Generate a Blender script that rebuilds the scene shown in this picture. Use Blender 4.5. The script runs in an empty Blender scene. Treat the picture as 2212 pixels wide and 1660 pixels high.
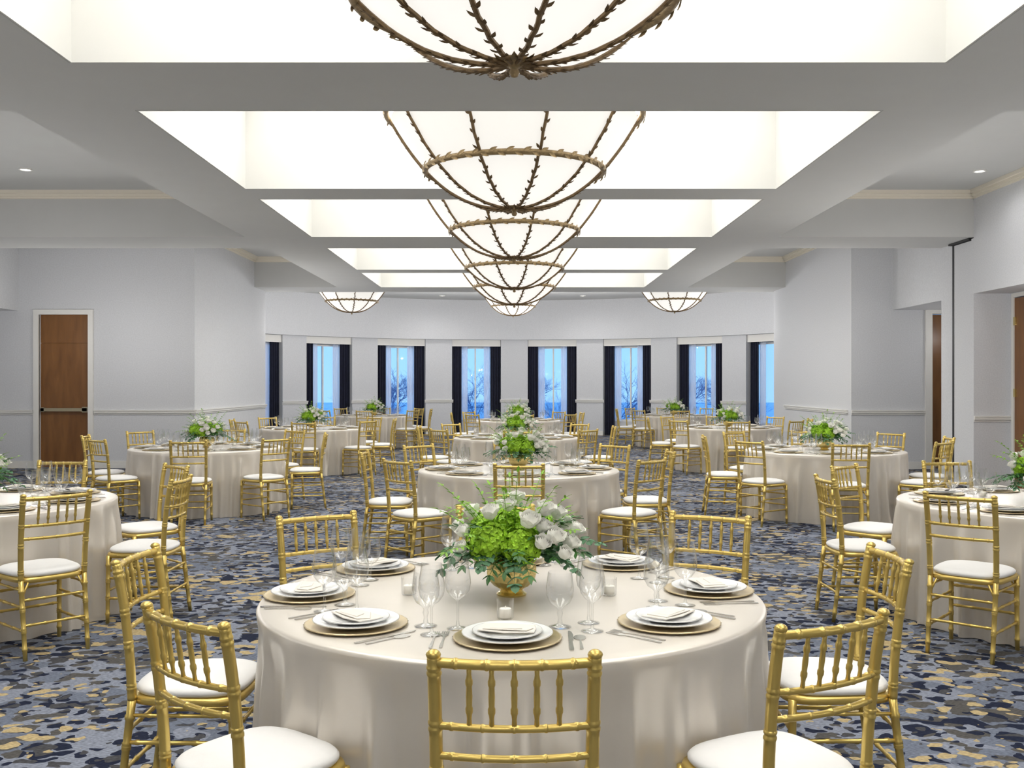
import bpy, math, random
from mathutils import Vector, Matrix
random.seed(7)
ZOOM=None
scene=bpy.context.scene
try:
    scene.view_settings.view_transform='Standard'
    scene.view_settings.look='None'
    scene.view_settings.exposure=0.43
except Exception as e: print(e)
COL=scene.collection
pi=math.pi
EYE=1.54
# ---------------------------------------------------------------- materials
def lin(v):
    v/=255.0
    return v/12.92 if v<=0.04045 else ((v+0.055)/1.055)**2.4
def C(r,g,b): return (lin(r),lin(g),lin(b),1)
def newmat(name):
    m=bpy.data.materials.new(name); m.use_nodes=True
    nt=m.node_tree; return m,nt,nt.nodes['Principled BSDF']
def mat(name,col,rough=.5,metal=0,var=0,vs=30,bump=0,bs=200,spec=None,emi=None,es=0,stretch=None,sheen=0):
    m,nt,b=newmat(name)
    b.inputs['Base Color'].default_value=col
    b.inputs['Roughness'].default_value=rough
    b.inputs['Metallic'].default_value=metal
    if spec is not None: b.inputs['Specular IOR Level'].default_value=spec
    if sheen: b.inputs['Sheen Weight'].default_value=sheen
    if emi:
        b.inputs['Emission Color'].default_value=emi; b.inputs['Emission Strength'].default_value=es
    tc=nt.nodes.new('ShaderNodeTexCoord'); mp=nt.nodes.new('ShaderNodeMapping')
    nt.links.new(tc.outputs['Object'],mp.inputs['Vector'])
    if stretch: mp.inputs['Scale'].default_value=stretch
    if var:
        n=nt.nodes.new('ShaderNodeTexNoise'); n.inputs['Scale'].default_value=vs; n.inputs['Detail'].default_value=4
        nt.links.new(mp.outputs[0],n.inputs['Vector'])
        r=nt.nodes.new('ShaderNodeValToRGB')
        r.color_ramp.elements[0].position=.3; r.color_ramp.elements[1].position=.7
        r.color_ramp.elements[0].color=tuple(c*(1-var) for c in col[:3])+(1,)
        r.color_ramp.elements[1].color=tuple(min(1,c*(1+var)) for c in col[:3])+(1,)
        nt.links.new(n.outputs['Fac'],r.inputs['Fac']); nt.links.new(r.outputs[0],b.inputs['Base Color'])
    if bump:
        n=nt.nodes.new('ShaderNodeTexNoise'); n.inputs['Scale'].default_value=bs
        nt.links.new(mp.outputs[0],n.inputs['Vector'])
        bp=nt.nodes.new('ShaderNodeBump'); bp.inputs['Strength'].default_value=bump; bp.inputs['Distance'].default_value=.01
        nt.links.new(n.outputs['Fac'],bp.inputs['Height']); nt.links.new(bp.outputs[0],b.inputs['Normal'])
    return m
M={}
M['wall']=mat('wallpaper',C(209,210,213),.85,var=.06,vs=50,bump=.1,bs=110)
M['ceil']=mat('ceiling_paint',C(197,197,195),.9,var=.01,vs=3)
M['coffer']=mat('coffer_paint',C(199,198,194),.9,var=.01,vs=3)
M['trim']=mat('trim_paint',C(228,226,221),.5,var=.01)
M['crown']=mat('crown_paint',C(228,221,206),.55,var=.01)
M['gold']=mat('gold_paint',C(210,183,104),.29,.7,var=.02,vs=14)
M['cushion']=mat('white_vinyl',C(228,227,226),.55,var=.01,bump=.05,bs=60)
M['cloth']=mat('champagne_satin',C(209,202,192),.33,.34,var=.02,vs=5,sheen=.1)
M['china']=mat('white_china',C(226,226,226),.12,var=.005)
M['rim']=mat('platinum_rim',C(208,205,198),.25,.4,var=.02)
M['charger']=mat('charger_gold',C(200,182,144),.28,.6,var=.05)
M['silver']=mat('silver',C(204,202,198),.2,1,var=.02)
M['napkin']=mat('linen_napkin',C(216,210,201),.8,var=.02,vs=60,bump=.05,bs=500)
M['bronze']=mat('bronze',C(120,98,68),.5,.4,var=.25,vs=25)
M['ring']=mat('bronze_ring',C(150,128,92),.45,.4,var=.3,vs=30)
def bowlmat():
    m=mat('alabaster',C(180,178,172),.5,var=.01,emi=C(255,252,246),es=.6); nt=m.node_tree; b=nt.nodes['Principled BSDF']
    tc=nt.nodes.new('ShaderNodeTexCoord'); sp=nt.nodes.new('ShaderNodeSeparateXYZ'); r=nt.nodes.new('ShaderNodeMapRange')
    nt.links.new(tc.outputs['Object'],sp.inputs[0]); nt.links.new(sp.outputs['Z'],r.inputs['Value'])
    r.inputs['From Min'].default_value=.1; r.inputs['From Max'].default_value=.95; r.inputs['To Min'].default_value=.67; r.inputs['To Max'].default_value=.46  # glow dimmed towards the rim to imitate shade at the bowl edge
    nt.links.new(r.outputs[0],b.inputs['Emission Strength']); return m
M['bowl']=bowlmat()
M['brass']=mat('brass_vase',C(230,208,138),.18,.95,var=.06,vs=60,bump=.25,bs=70)
M['hyd']=mat('hydrangea_green',C(156,200,44),.6,var=.3,vs=60)
M['rose']=mat('rose_white',C(246,245,238),.6,var=.02,vs=40)
M['euc']=mat('eucalyptus_leaf',C(84,124,90),.55,var=.25,vs=15)
M['dleaf']=mat('dark_leaf',C(54,102,42),.45,var=.3,vs=15)
M['bleaf']=mat('bright_leaf',C(122,168,44),.5,var=.25,vs=15)
M['wax']=mat('candle_wax',C(238,234,224),.5,var=.01)
M['navy']=mat('navy_velvet',C(22,26,48),.9,var=.25,vs=8,sheen=.1)
M['black']=mat('black_rubber',C(24,24,26),.6,var=.1)
M['dull']=mat('satin_metal',C(170,160,135),.4,.5,var=.02)
M['bark']=mat('bark',C(100,126,164),.9,var=.3)
M['frost']=mat('frosted_twigs',C(150,178,208),.9,var=.3)
M['ground']=mat('winter_ground',C(236,242,250),.9,var=.12,vs=.6)
M['facade']=mat('facade_grey',C(210,218,228),.8,var=.1,vs=2)
M['lamp']=mat('lamp_lens',C(255,255,250),.4,emi=C(255,252,244),es=4)
M['panel']=mat('light_panel',C(255,254,250),.8,emi=C(255,254,250),es=4.5)  # added glow in place of the coffers' cove lights
def wood():
    m,nt,b=newmat('door_wood'); b.inputs['Roughness'].default_value=.35
    tc=nt.nodes.new('ShaderNodeTexCoord'); mp=nt.nodes.new('ShaderNodeMapping'); mp.inputs['Scale'].default_value=(3,3,.5)
    nt.links.new(tc.outputs['Object'],mp.inputs['Vector'])
    n=nt.nodes.new('ShaderNodeTexNoise'); n.inputs['Scale'].default_value=3; n.inputs['Detail'].default_value=8; n.inputs['Distortion'].default_value=.4
    nt.links.new(mp.outputs[0],n.inputs['Vector'])
    r=nt.nodes.new('ShaderNodeValToRGB'); r.color_ramp.elements[0].position=.25; r.color_ramp.elements[1].position=.8
    r.color_ramp.elements[0].color=C(110,70,34); r.color_ramp.elements[1].color=C(142,96,50)
    nt.links.new(n.outputs['Fac'],r.inputs['Fac']); nt.links.new(r.outputs[0],b.inputs['Base Color']); return m
M['wood']=wood()
def glassmat(name,facing_pow,tint,gl_rough=.02,base=.05):
    m=bpy.data.materials.new(name); m.use_nodes=True; nt=m.node_tree; nt.nodes.clear()
    out=nt.nodes.new('ShaderNodeOutputMaterial'); mx=nt.nodes.new('ShaderNodeMixShader')
    tr=nt.nodes.new('ShaderNodeBsdfTransparent'); tr.inputs[0].default_value=tint
    gl=nt.nodes.new('ShaderNodeBsdfGlossy'); gl.inputs['Roughness'].default_value=gl_rough
    lw=nt.nodes.new('ShaderNodeLayerWeight'); lw.inputs['Blend'].default_value=facing_pow
    ad=nt.nodes.new('ShaderNodeMath'); ad.operation='MULTIPLY_ADD'; ad.inputs[1].default_value=.85; ad.inputs[2].default_value=base
    nt.links.new(lw.outputs['Facing'],ad.inputs[0]); nt.links.new(ad.outputs[0],mx.inputs[0])
    nt.links.new(tr.outputs[0],mx.inputs[1]); nt.links.new(gl.outputs[0],mx.inputs[2]); nt.links.new(mx.outputs[0],out.inputs[0]); return m
M['glass']=glassmat('crystal',.25,(.985,.99,.992,1),.015,.035)
M['pane']=glassmat('window_pane',.1,(.97,.98,1,1),.02,.01)
def sheer():
    m=bpy.data.materials.new('sheer_fabric'); m.use_nodes=True; nt=m.node_tree; nt.nodes.clear()
    out=nt.nodes.new('ShaderNodeOutputMaterial'); mx=nt.nodes.new('ShaderNodeMixShader'); mx.inputs[0].default_value=.82
    tr=nt.nodes.new('ShaderNodeBsdfTransparent'); df=nt.nodes.new('ShaderNodeBsdfDiffuse'); df.inputs[0].default_value=C(250,250,252)
    tl=nt.nodes.new('ShaderNodeBsdfTranslucent'); tl.inputs[0].default_value=C(245,248,252); m2=nt.nodes.new('ShaderNodeMixShader'); m2.inputs[0].default_value=.4
    nt.links.new(df.outputs[0],m2.inputs[1]); nt.links.new(tl.outputs[0],m2.inputs[2])
    nt.links.new(tr.outputs[0],mx.inputs[1]); nt.links.new(m2.outputs[0],mx.inputs[2]); nt.links.new(mx.outputs[0],out.inputs[0]); return m
M['sheer']=sheer()
def carpet():
    m,nt,b=newmat('carpet'); N=nt.nodes.new; L=nt.links.new
    b.inputs['Roughness'].default_value=.95; b.inputs['Specular IOR Level'].default_value=.1
    tc=N('ShaderNodeTexCoord')
    wn=N('ShaderNodeTexNoise'); wn.inputs['Scale'].default_value=9; wn.inputs['Detail'].default_value=2
    L(tc.outputs['Object'],wn.inputs['Vector'])
    sub=N('ShaderNodeVectorMath'); sub.operation='SUBTRACT'; sub.inputs[1].default_value=(.5,.5,.5); L(wn.outputs['Color'],sub.inputs[0])
    sc=N('ShaderNodeVectorMath'); sc.operation='SCALE'; sc.inputs['Scale'].default_value=.15; L(sub.outputs[0],sc.inputs[0])
    ad=N('ShaderNodeVectorMath'); L(tc.outputs['Object'],ad.inputs[0]); L(sc.outputs[0],ad.inputs[1])
    mp=N('ShaderNodeMapping'); mp.inputs['Scale'].default_value=(.8,1.0,0); L(ad.outputs[0],mp.inputs['Vector'])
    def vor(scale,off):
        mm=N('ShaderNodeMapping'); mm.inputs['Location'].default_value=(off,off*.7,0); L(mp.outputs[0],mm.inputs['Vector'])
        v=N('ShaderNodeTexVoronoi'); v.voronoi_dimensions='2D'; v.feature='SMOOTH_F1'; v.inputs['Smoothness'].default_value=.5; v.inputs['Scale'].default_value=scale; L(mm.outputs[0],v.inputs['Vector']); return v
    def noise(s,off,det=2,st=(1,1,1)):
        mm=N('ShaderNodeMapping'); mm.inputs['Location'].default_value=(off,off*1.7,0); mm.inputs['Scale'].default_value=st; L(tc.outputs['Object'],mm.inputs['Vector'])
        n=N('ShaderNodeTexNoise'); n.inputs['Scale'].default_value=s; n.inputs['Detail'].default_value=det; L(mm.outputs[0],n.inputs['Vector']); return n
    def math_(op,a,bv):
        x=N('ShaderNodeMath'); x.operation=op
        if not isinstance(a,(int,float)): L(a,x.inputs[0])
        else: x.inputs[0].default_value=a
        if not isinstance(bv,(int,float)): L(bv,x.inputs[1])
        else: x.inputs[1].default_value=bv
        return x.outputs[0]
    def mix(f,a,bb):
        x=N('ShaderNodeMix'); x.data_type='RGBA'; L(f,x.inputs[0])
        for s,v in ((x.inputs[6],a),(x.inputs[7],bb)):
            if isinstance(v,tuple): s.default_value=v
            else: L(v,s)
        return x.outputs[2]
    v1=vor(11,0); v2=vor(10.5,7.3); v3=vor(9,3.1)
    n1=noise(1.9,3,3); n2=noise(1.5,11,4,(.8,1.3,1)); n3=noise(1.8,23,3); n4=noise(2.0,41); rag=noise(45,71,2,(.5,1,1))
    rg=math_('MULTIPLY',math_('SUBTRACT',rag.outputs['Fac'],.5),.11)
    def thr(n,base,amp): return math_('ADD',math_('ADD',math_('MULTIPLY',math_('SUBTRACT',n.outputs['Fac'],.5),amp),base),rg)
    field=math_('GREATER_THAN',v1.outputs['Distance'],thr(n1,.33,-1.3))
    isl=math_('LESS_THAN',v2.outputs['Distance'],thr(n3,.21,1.1))
    gold=math_('LESS_THAN',v3.outputs['Distance'],thr(n2,.15,1.6))
    fine=noise(150,5,1,(.35,1,1))
    gn=math_('GREATER_THAN',n4.outputs['Fac'],.5)
    n5=noise(1.3,57); ch=math_('GREATER_THAN',n5.outputs['Fac'],.49)
    dark=mix(ch,C(31,36,54),C(80,78,76))
    c=mix(field,dark,mix(gn,C(103,109,123),C(126,131,144)))
    c=mix(isl,c,mix(ch,C(68,68,71),C(32,37,55)))
    c=mix(gold,c,C(172,154,116))
    mul=N('ShaderNodeMix'); mul.data_type='RGBA'; mul.blend_type='MULTIPLY'; mul.inputs[0].default_value=1
    r=N('ShaderNodeValToRGB'); r.color_ramp.elements[0].position=.3; r.color_ramp.elements[1].position=.7; r.color_ramp.elements[0].color=(.66,.66,.66,1); r.color_ramp.elements[1].color=(1.26,1.26,1.26,1); L(fine.outputs['Fac'],r.inputs[0])
    L(c,mul.inputs[6]); L(r.outputs[0],mul.inputs[7]); L(mul.outputs[2],b.inputs['Base Color'])
    bp=N('ShaderNodeBump'); bp.inputs['Strength'].default_value=.3; bp.inputs['Distance'].default_value=.005; L(fine.outputs['Fac'],bp.inputs['Height']); L(bp.outputs[0],b.inputs['Normal'])
    return m
M['carpet']=carpet()
# ---------------------------------------------------------------- mesh builder
class MB:
    def __init__(s): s.v=[]; s.f=[]; s.mi=[]; s.cur=0
    def face(s,idx): s.f.append(tuple(idx)); s.mi.append(s.cur)
    def box(s,x0,x1,y0,y1,z0,z1):
        b=len(s.v); s.v+= [(x,y,z) for z in (z0,z1) for y in (y0,y1) for x in (x0,x1)]
        for q in ((0,2,3,1),(4,5,7,6),(0,1,5,4),(2,6,7,3),(0,4,6,2),(1,3,7,5)): s.face([b+i for i in q])
    def sweep(s,pts,rad,seg=8,ref=None,flat=1.0,cap=True,closed=False):
        pts=[Vector(p) for p in pts]; n=len(pts); b=len(s.v)
        if ref is None:
            t=(pts[-1]-pts[0]); t=t if t.length>1e-6 else pts[1]-pts[0]
            t.normalize(); ref=Vector((0,0,1)) if abs(t.z)<.8 else Vector((0,1,0))
        ref=Vector(ref)
        for i in range(n):
            if closed: t=pts[(i+1)%n]-pts[i-1]
            else: t=pts[min(n-1,i+1)]-pts[max(0,i-1)]
            if t.length<1e-9: t=Vector((0,0,1))
            t.normalize(); u=t.cross(ref)
            if u.length<1e-6: u=Vector((1,0,0))
            u.normalize(); w=u.cross(t)
            for k in range(seg):
                a=2*pi*k/seg; p=pts[i]+(u*math.cos(a)+w*math.sin(a)*flat)*rad[i]; s.v.append(tuple(p))
        for i in range(n if closed else n-1):
            j=(i+1)%n
            for k in range(seg):
                l=(k+1)%seg; s.face((b+i*seg+k,b+i*seg+l,b+j*seg+l,b+j*seg+k))
        if cap and not closed:
            s.face([b+k for k in range(seg)][::-1]); s.face([b+(n-1)*seg+k for k in range(seg)])
    def rod(s,p0,p1,r,beads=(),seg=8,bs=1.24,r1=None,mid=None):
        p0=Vector(p0);p1=Vector(p1);L=(p1-p0).length; st=[(0,1),(1,1)]
        for t in beads: st+=[(t-.010/L,1),(t-.005/L,bs),(t+.005/L,bs),(t+.010/L,1)]
        if mid: st+=[(.15,.8),(.5,mid),(.85,.8)]
        st.sort(); st=[q for q in st if 0<=q[0]<=1]
        if r1 is None:r1=r
        s.sweep([p0.lerp(p1,t) for t,_ in st],[(r+(r1-r)*t)*k for t,k in st],seg)
    def poly_path(s,pts,r,seg=8,beads=(),bs=1.2,n=24):
        P=[Vector(p) for p in pts]; out=[]
        m=len(P)-1
        ts=sorted(set([i/n for i in range(n+1)]+[min(1,max(0,t+d)) for t in beads for d in (-.012,-.006,.006,.012)]))
        rad=[]
        for t in ts:
            x=t*m; i=min(int(x),m-1); u=x-i
            a=P[max(i-1,0)];b=P[i];c=P[i+1];d=P[min(i+2,m)]
            out.append(.5*((2*b)+(c-a)*u+(2*a-5*b+4*c-d)*u*u+(3*b-a-3*c+d)*u**3))
            k=1
            for q in beads:
                if abs(t-q)<.008:k=bs
            rad.append(r*k)
        s.sweep(out,rad,seg)
    def lathe(s,prof,seg=24,c=(0,0,0),cap0=False,cap1=False,mod=None):
        b=len(s.v)
        for i,(r,z) in enumerate(prof):
            for k in range(seg):
                a=2*pi*k/seg; rr=r*(mod(i,k) if mod else 1); s.v.append((c[0]+rr*math.cos(a),c[1]+rr*math.sin(a),c[2]+z))
        for i in range(len(prof)-1):
            for k in range(seg):
                l=(k+1)%seg; s.face((b+i*seg+k,b+i*seg+l,b+(i+1)*seg+l,b+(i+1)*seg+k))
        if cap0: s.face([b+k for k in range(seg)][::-1])
        if cap1: s.face([b+(len(prof)-1)*seg+k for k in range(seg)])
    def ball(s,c,r,seg=8,rings=6,sz=1):
        s.lathe([(max(1e-4,r*math.sin(pi*i/rings)),-r*sz*math.cos(pi*i/rings)) for i in range(rings+1)],seg,c)
    def arcbox(s,cx,cy,r0,r1,a0,a1,z0,z1,n=8):
        b=len(s.v)
        for i in range(n+1):
            a=a0+(a1-a0)*i/n
            for r in (r0,r1):
                for z in (z0,z1): s.v.append((cx+r*math.sin(a),cy+r*math.cos(a),z))
        for i in range(n):
            o=b+i*4
            s.face((o,o+4,o+5,o+1)); s.face((o+2,o+3,o+7,o+6)); s.face((o,o+2,o+6,o+4)); s.face((o+1,o+5,o+7,o+3))
        s.face((b,b+1,b+3,b+2)); o=b+n*4; s.face((o,o+2,o+3,o+1))
    def extrude(s,pts,z0,z1):
        b=len(s.v);n=len(pts); s.v+=[(x,y,z0) for x,y in pts]+[(x,y,z1) for x,y in pts]
        s.face([b+i for i in range(n)][::-1]); s.face([b+n+i for i in range(n)])
        for i in range(n): j=(i+1)%n; s.face((b+i,b+j,b+n+j,b+n+i))
    def leaf(s,p,d,up,L,W,rnd=False,bend=.1):
        p=Vector(p);d=Vector(d).normalized();up=Vector(up); sd=d.cross(up)
        if sd.length<1e-4: sd=d.cross(Vector((1,0,0)))
        sd.normalize(); nn=sd.cross(d)
        prof=[(0,.08),(.2,.75),(.5,1),(.8,.75),(1,.12)] if rnd else [(0,.05),(.25,.8),(.5,1),(.78,.6),(1,.02)]
        b=len(s.v)
        for t,w in prof:
            c=p+d*(L*t)-nn*(bend*L*t*t)
            for k in (-1,0,1): s.v.append(tuple(c+sd*(k*w*W/2)+nn*(abs(k)*W*.12)))
        for i in range(len(prof)-1):
            for k in range(2): o=b+i*3+k; s.face((o,o+1,o+4,o+3))
    def mesh(s,name,mats,smooth=False):
        me=bpy.data.meshes.new(name); me.from_pydata(s.v,[],s.f); 
        for m in (mats if isinstance(mats,(list,tuple)) else [mats]): me.materials.append(m)
        me.polygons.foreach_set('material_index',s.mi)
        if smooth: me.polygons.foreach_set('use_smooth',[True]*len(s.f))
        me.update(); return me
    def obj(s,name,mats,smooth=False,parent=None,loc=None,rot=None):
        o=bpy.data.objects.new(name,s.mesh(name,mats,smooth)); COL.objects.link(o)
        if parent: o.parent=parent
        if loc: o.location=loc
        if rot: o.rotation_euler=rot
        return o
def empty(name,loc=(0,0,0)):
    e=bpy.data.objects.new(name,None); e.empty_display_size=.1; e.location=loc; COL.objects.link(e); return e
def tag(o,label,cat,group=None):
    o['label']=label; o['category']=cat
    if group: o['group']=group
def struct(o,label,cat):
    o['kind']='structure'; o['label']=label; o['category']=cat
def clone(src,kids,loc,rotz=0,scale=None):
    n=src.copy(); COL.objects.link(n); n.location=loc; n.rotation_euler=(0,0,rotz)
    if scale: n.scale=(scale,)*3
    for k in kids:
        c=k.copy(); COL.objects.link(c); c.parent=n
    return n
# ---------------------------------------------------------------- ROOM SHELL
ZS=EYE+2.18   # soffit
ZB=EYE+2.86   # side bay ceiling
ZC=5.0        # coffer top
ZH=EYE+1.34   # header
ZR=EYE+2.53   # rotunda ceiling
YB=-5.2
XR=6.8; XL=-9.07
mb=MB(); mb.box(-16,16,YB-1,31,-.1,0); o=mb.obj('floor',M['carpet']); struct(o,'navy, grey and gold patterned carpet floor','floor')
CW=2.96; CO=-.04
coffers=[(-4.4,-1.35),(.05,3.1),(3.7,6.77),(7.98,11.16),(11.8,14.8),(16.04,19.06),(19.6,22.5)]
mb=MB()
xo=3.95; g_=.02
for sx in (-1,1):
    x0,x1=sorted((CO+sx*(CW+g_),CO+sx*xo)); mb.box(x0,x1,YB,23.7,ZS,ZB+.06)
edges=[YB]+[e for c in coffers for e in c]+[23.7]
wide=[(YB,-4.4),(-1.35,.05),(6.77,7.98),(14.8,16.04),(22.5,23.7)]
for i in range(0,len(edges),2):
    a,b=edges[i],edges[i+1]; mb.box(CO-CW-g_,CO+CW+g_,a+(g_ if i else 0),b-(g_ if i<len(edges)-2 else 0),ZS,ZB+.06)
for a,b in wide:
    mb.box(XL-.8,CO-xo,a,b,ZS,ZB); mb.box(CO+xo,9,a,b,ZS,ZB)
mb.box(XL-.8,CO-xo,YB,23.7,ZB,ZB+.1); mb.box(CO+xo,9,YB,23.7,ZB,ZB+.1)
mb.box(-9,9,23.7,32,ZR,ZR+.1)
o=mb.obj('ceiling',M['ceil']); struct(o,'grey-white painted ceiling with deep beams and soffits','ceiling')
mb=MB()
for a,b in coffers:
    x0,x1=CO-CW,CO+CW; t=.015; zb=ZS+.0
    mb.box(x0-t,x0,a-t,b+t,zb-.001,ZC); mb.box(x1,x1+t,a-t,b+t,zb-.001,ZC)
    mb.box(x0,x1,a-t,a,zb-.001,ZC); mb.box(x0,x1,b,b+t,zb-.001,ZC); mb.box(x0-t,x1+t,a-t,b+t,ZC,ZC+.08)
o=mb.obj('ceiling_coffer',M['coffer']); struct(o,'bright warm-white recessed ceiling coffers','ceiling')
for a,b in coffers:  # unseen glowing panels added to light coffers and room instead of coves
    mb=MB(); mb.box(CO-CW+.25,CO+CW-.25,a+.25,b-.25,ZC-.03,ZC-.002)
    o=mb.obj('trim_light_panel',M['panel']); struct(o,'added glowing panel standing in for the cove lighting of a coffer','added light')
# walls
mb=MB()
mb.box(XL-.9,XL-.8,YB,18.3,0,ZB)
mb.box(XL-.8,XL,YB,18.3,ZH,ZB)
o=mb.obj('wall_left',M['wall']); struct(o,'pale grey textured wallpaper wall with overhanging header','wall')
def dx(px,d): return (px-1111)/2160*d
DL0,DL1=dx(85,18.3),dx(192,18.3); DT=EYE+1.27
mb=MB()
mb.box(XL-.9,DL0-.0,18.3,18.5,0,ZB); mb.box(DL1,-5.85,18.3,18.5,0,ZB); mb.box(DL0,DL1,18.3,18.5,DT,ZB)
mb.box(-6.05,-5.85,18.5,23.5,0,ZB); mb.box(-8.6,-6.05,23.3,23.5,0,ZB)
o=mb.obj('wall_left_return',M['wall']); struct(o,'pale grey wallpaper wall block beside the wooden exit door','wall')
mb=MB()
D0,D1=dx(2012,18.1),dx(2080,18.1)
mb.box(6.1,D0,18.1,18.3,0,ZB); mb.box(D1,9,18.1,18.3,0,ZB); mb.box(D0,D1,18.1,18.3,DT,ZB)
mb.box(6.1,6.3,18.3,23.5,0,ZB); mb.box(6.3,8.6,23.3,23.5,0,ZB)
mb.box(6.85,7.05,16.04,18.1,ZH,ZB); mb.box(8.9,9,15.5,18.1,0,ZB); mb.box(7.05,9,16.04,18.1,ZH,ZH+.1); mb.box(7.45,9,15.94,16.04,0,ZB)
o=mb.obj('wall_right_return',M['wall']); struct(o,'pale grey wallpaper wall block beside a door alcove','wall')
mb=MB()
mb.box(XR,XR+.7,YB,14.8,ZH,ZB)
AX=7.34
D3a,D3b=13.5,14.70
mb.box(AX,AX+.15,YB,D3a,0,ZH); mb.box(AX,AX+.15,D3b,14.8,0,ZH); mb.box(AX,AX+.15,D3a,D3b,DT,ZH)
mb.box(XR,AX+.1,14.8,14.88,0,ZB-.7)
o=mb.obj('wall_right',M['wall']); struct(o,'pale grey wallpaper wall with recessed door niche','wall')
mb=MB(); mb.box(XL-.9,9,YB-.2,YB,0,5); o=mb.obj('wall_front',M['wall']); struct(o,'plain pale grey wall','wall')
# folding partition stack
mb=MB(); mb.box(XR+.02,XR+.5,14.90,15.5,0.0,ZS-.04); mb.cur=1
mb.box(XR+.015,XR+.5,14.885,14.90,0,ZS-.01); mb.box(XR+.015,XR+.5,15.5,15.56,0,ZS-.01); mb.box(XR-.03,XR+.6,14.9,15.6,ZS-.03,ZS-.003)
o=mb.obj('folding_partition',[M['wall'],M['black']]); tag(o,'stacked grey fabric folding partition panels with black seals','partition')
mb=MB(); mb.box(XR+.05,XR+.7,15.58,16.04,0,ZS); o=mb.obj('wall_right_pocket',M['wall']); struct(o,'pale grey wall jamb at the partition pocket','wall')
# rotunda curved wall
RC=(0,22.5); Rb=7.75; PO=.15
SP=16.7; HWD=5.4
wang=[math.radians(SP*(k+.5)) for k in range(-4,4)]
hw=math.radians(HWD)
mb=MB()
mb.arcbox(RC[0],RC[1],Rb,8.35,math.radians(-86),math.radians(86),ZH,ZR,96)
piers=[]
prev=math.radians(-86)
for a in wang:
    piers.append((prev,a-hw)); prev=a+hw
piers.append((prev,math.radians(86)))
for a,b in piers: mb.arcbox(RC[0],RC[1],Rb+PO,8.35,a,b,0,ZH,8)
for a in wang:
    mb.arcbox(RC[0],RC[1],8.17,8.35,a-hw,a+hw,0,.42,6); mb.arcbox(RC[0],RC[1],8.17,8.35,a-hw,a+hw,2.68,ZH,6)
o=mb.obj('wall_back',M['wall']); struct(o,'curved pale grey wall with tall window bays and upper bulkhead','wall')
# trims
def rail(mb,x0,y0,x1,y1,nx,ny,z=1.03,h=.09,d=.035):
    for zz,hh,dd in ((z,h*.45,d),(z+h*.3,h*.22,d*1.35),(z-h*.42,h*.2,d*.6)):
        xs=[x0,x1,x1+nx*dd,x0+nx*dd]; ys=[y0,y1,y1+ny*dd,y0+ny*dd]
        mb.box(min(xs),max(xs),min(ys),max(ys),zz-hh/2,zz+hh/2) 
mb=MB(); bb=MB(); cr=MB()
def wallrun(x0,y0,x1,y1,nx,ny,r=True,crown=True,zc=ZB):
    if r: rail(mb,x0,y0,x1,y1,nx,ny)
    xs=[x0,x1,x1+nx*.018,x0+nx*.018]; ys=[y0,y1,y1+ny*.018,y0+ny*.018]
    if r: bb.box(min(xs),max(xs),min(ys),max(ys),0,.13)
    if crown: crn(x0,y0,x1,y1,nx,ny,zc)
def crn(x0,y0,x1,y1,nx,ny,zc):
    for z0,z1,dd in ((zc-.12,zc-.09,.03),(zc-.09,zc-.05,.06),(zc-.05,zc-.001,.10)):
        xs=[x0,x1,x1+nx*dd,x0+nx*dd]; ys=[y0,y1,y1+ny*dd,y0+ny*dd]; cr.box(min(xs),max(xs),min(ys),max(ys),z0,z1)
wallrun(XL-.8,18.3,DL0-.1,18.3,0,-1,crown=False); wallrun(DL1+.1,18.3,-5.85,18.3,0,-1,crown=False)
crn(XL,18.3,-5.85,18.3,0,-1,ZB); wallrun(-5.85,18.27,-5.85,22.5,1,0); rail(mb,-5.85,22.5,-5.85,23.5,1,0)
wallrun(6.1,18.27,6.1,22.5,-1,0); wallrun(6.1,18.1,D0-.1,18.1,0,-1,crown=False); crn(6.1,18.1,6.85,18.1,0,-1,ZB)
wallrun(XR,14.8,AX,14.8,0,-1,crown=False); crn(XR,8.0,XR,14.8,-1,0,ZB); crn(XR,YB,XR,6.77,-1,0,ZB)
for a,b in ((7.98,14.8),(16.04,22.5),(.05,6.77)):
    for x0,x1 in ((XL,CO-xo),(CO+xo,XR)):
        if a>16: x0=max(x0,-5.85); x1=min(x1,6.1)
        crn(x0,b,x1,b,0,-1,ZB)
    crn(CO-xo,a,CO-xo,b,-1,0,ZB); crn(CO+xo,a,CO+xo,b,1,0,ZB)
for a,b in piers:
    for zz,hh,dd in ((1.03,.045,.035),(1.06,.02,.05),(.99,.02,.02)):
        mb.arcbox(RC[0],RC[1],Rb+PO-dd,Rb+PO,a-.004,b+.004,zz-hh/2,zz+hh/2,8)
    bb.arcbox(RC[0],RC[1],Rb+PO-.02,Rb+PO,a,b,0,.13,8)
o=mb.obj('trim_1',M['trim']); struct(o,'white moulded chair rail','chair rail')
o=bb.obj('baseboard_back',M['trim']); struct(o,'white baseboard','baseboard')
o=cr.obj('trim_2',M['crown']); struct(o,'cream crown moulding around the ceiling bays','crown moulding')
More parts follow.
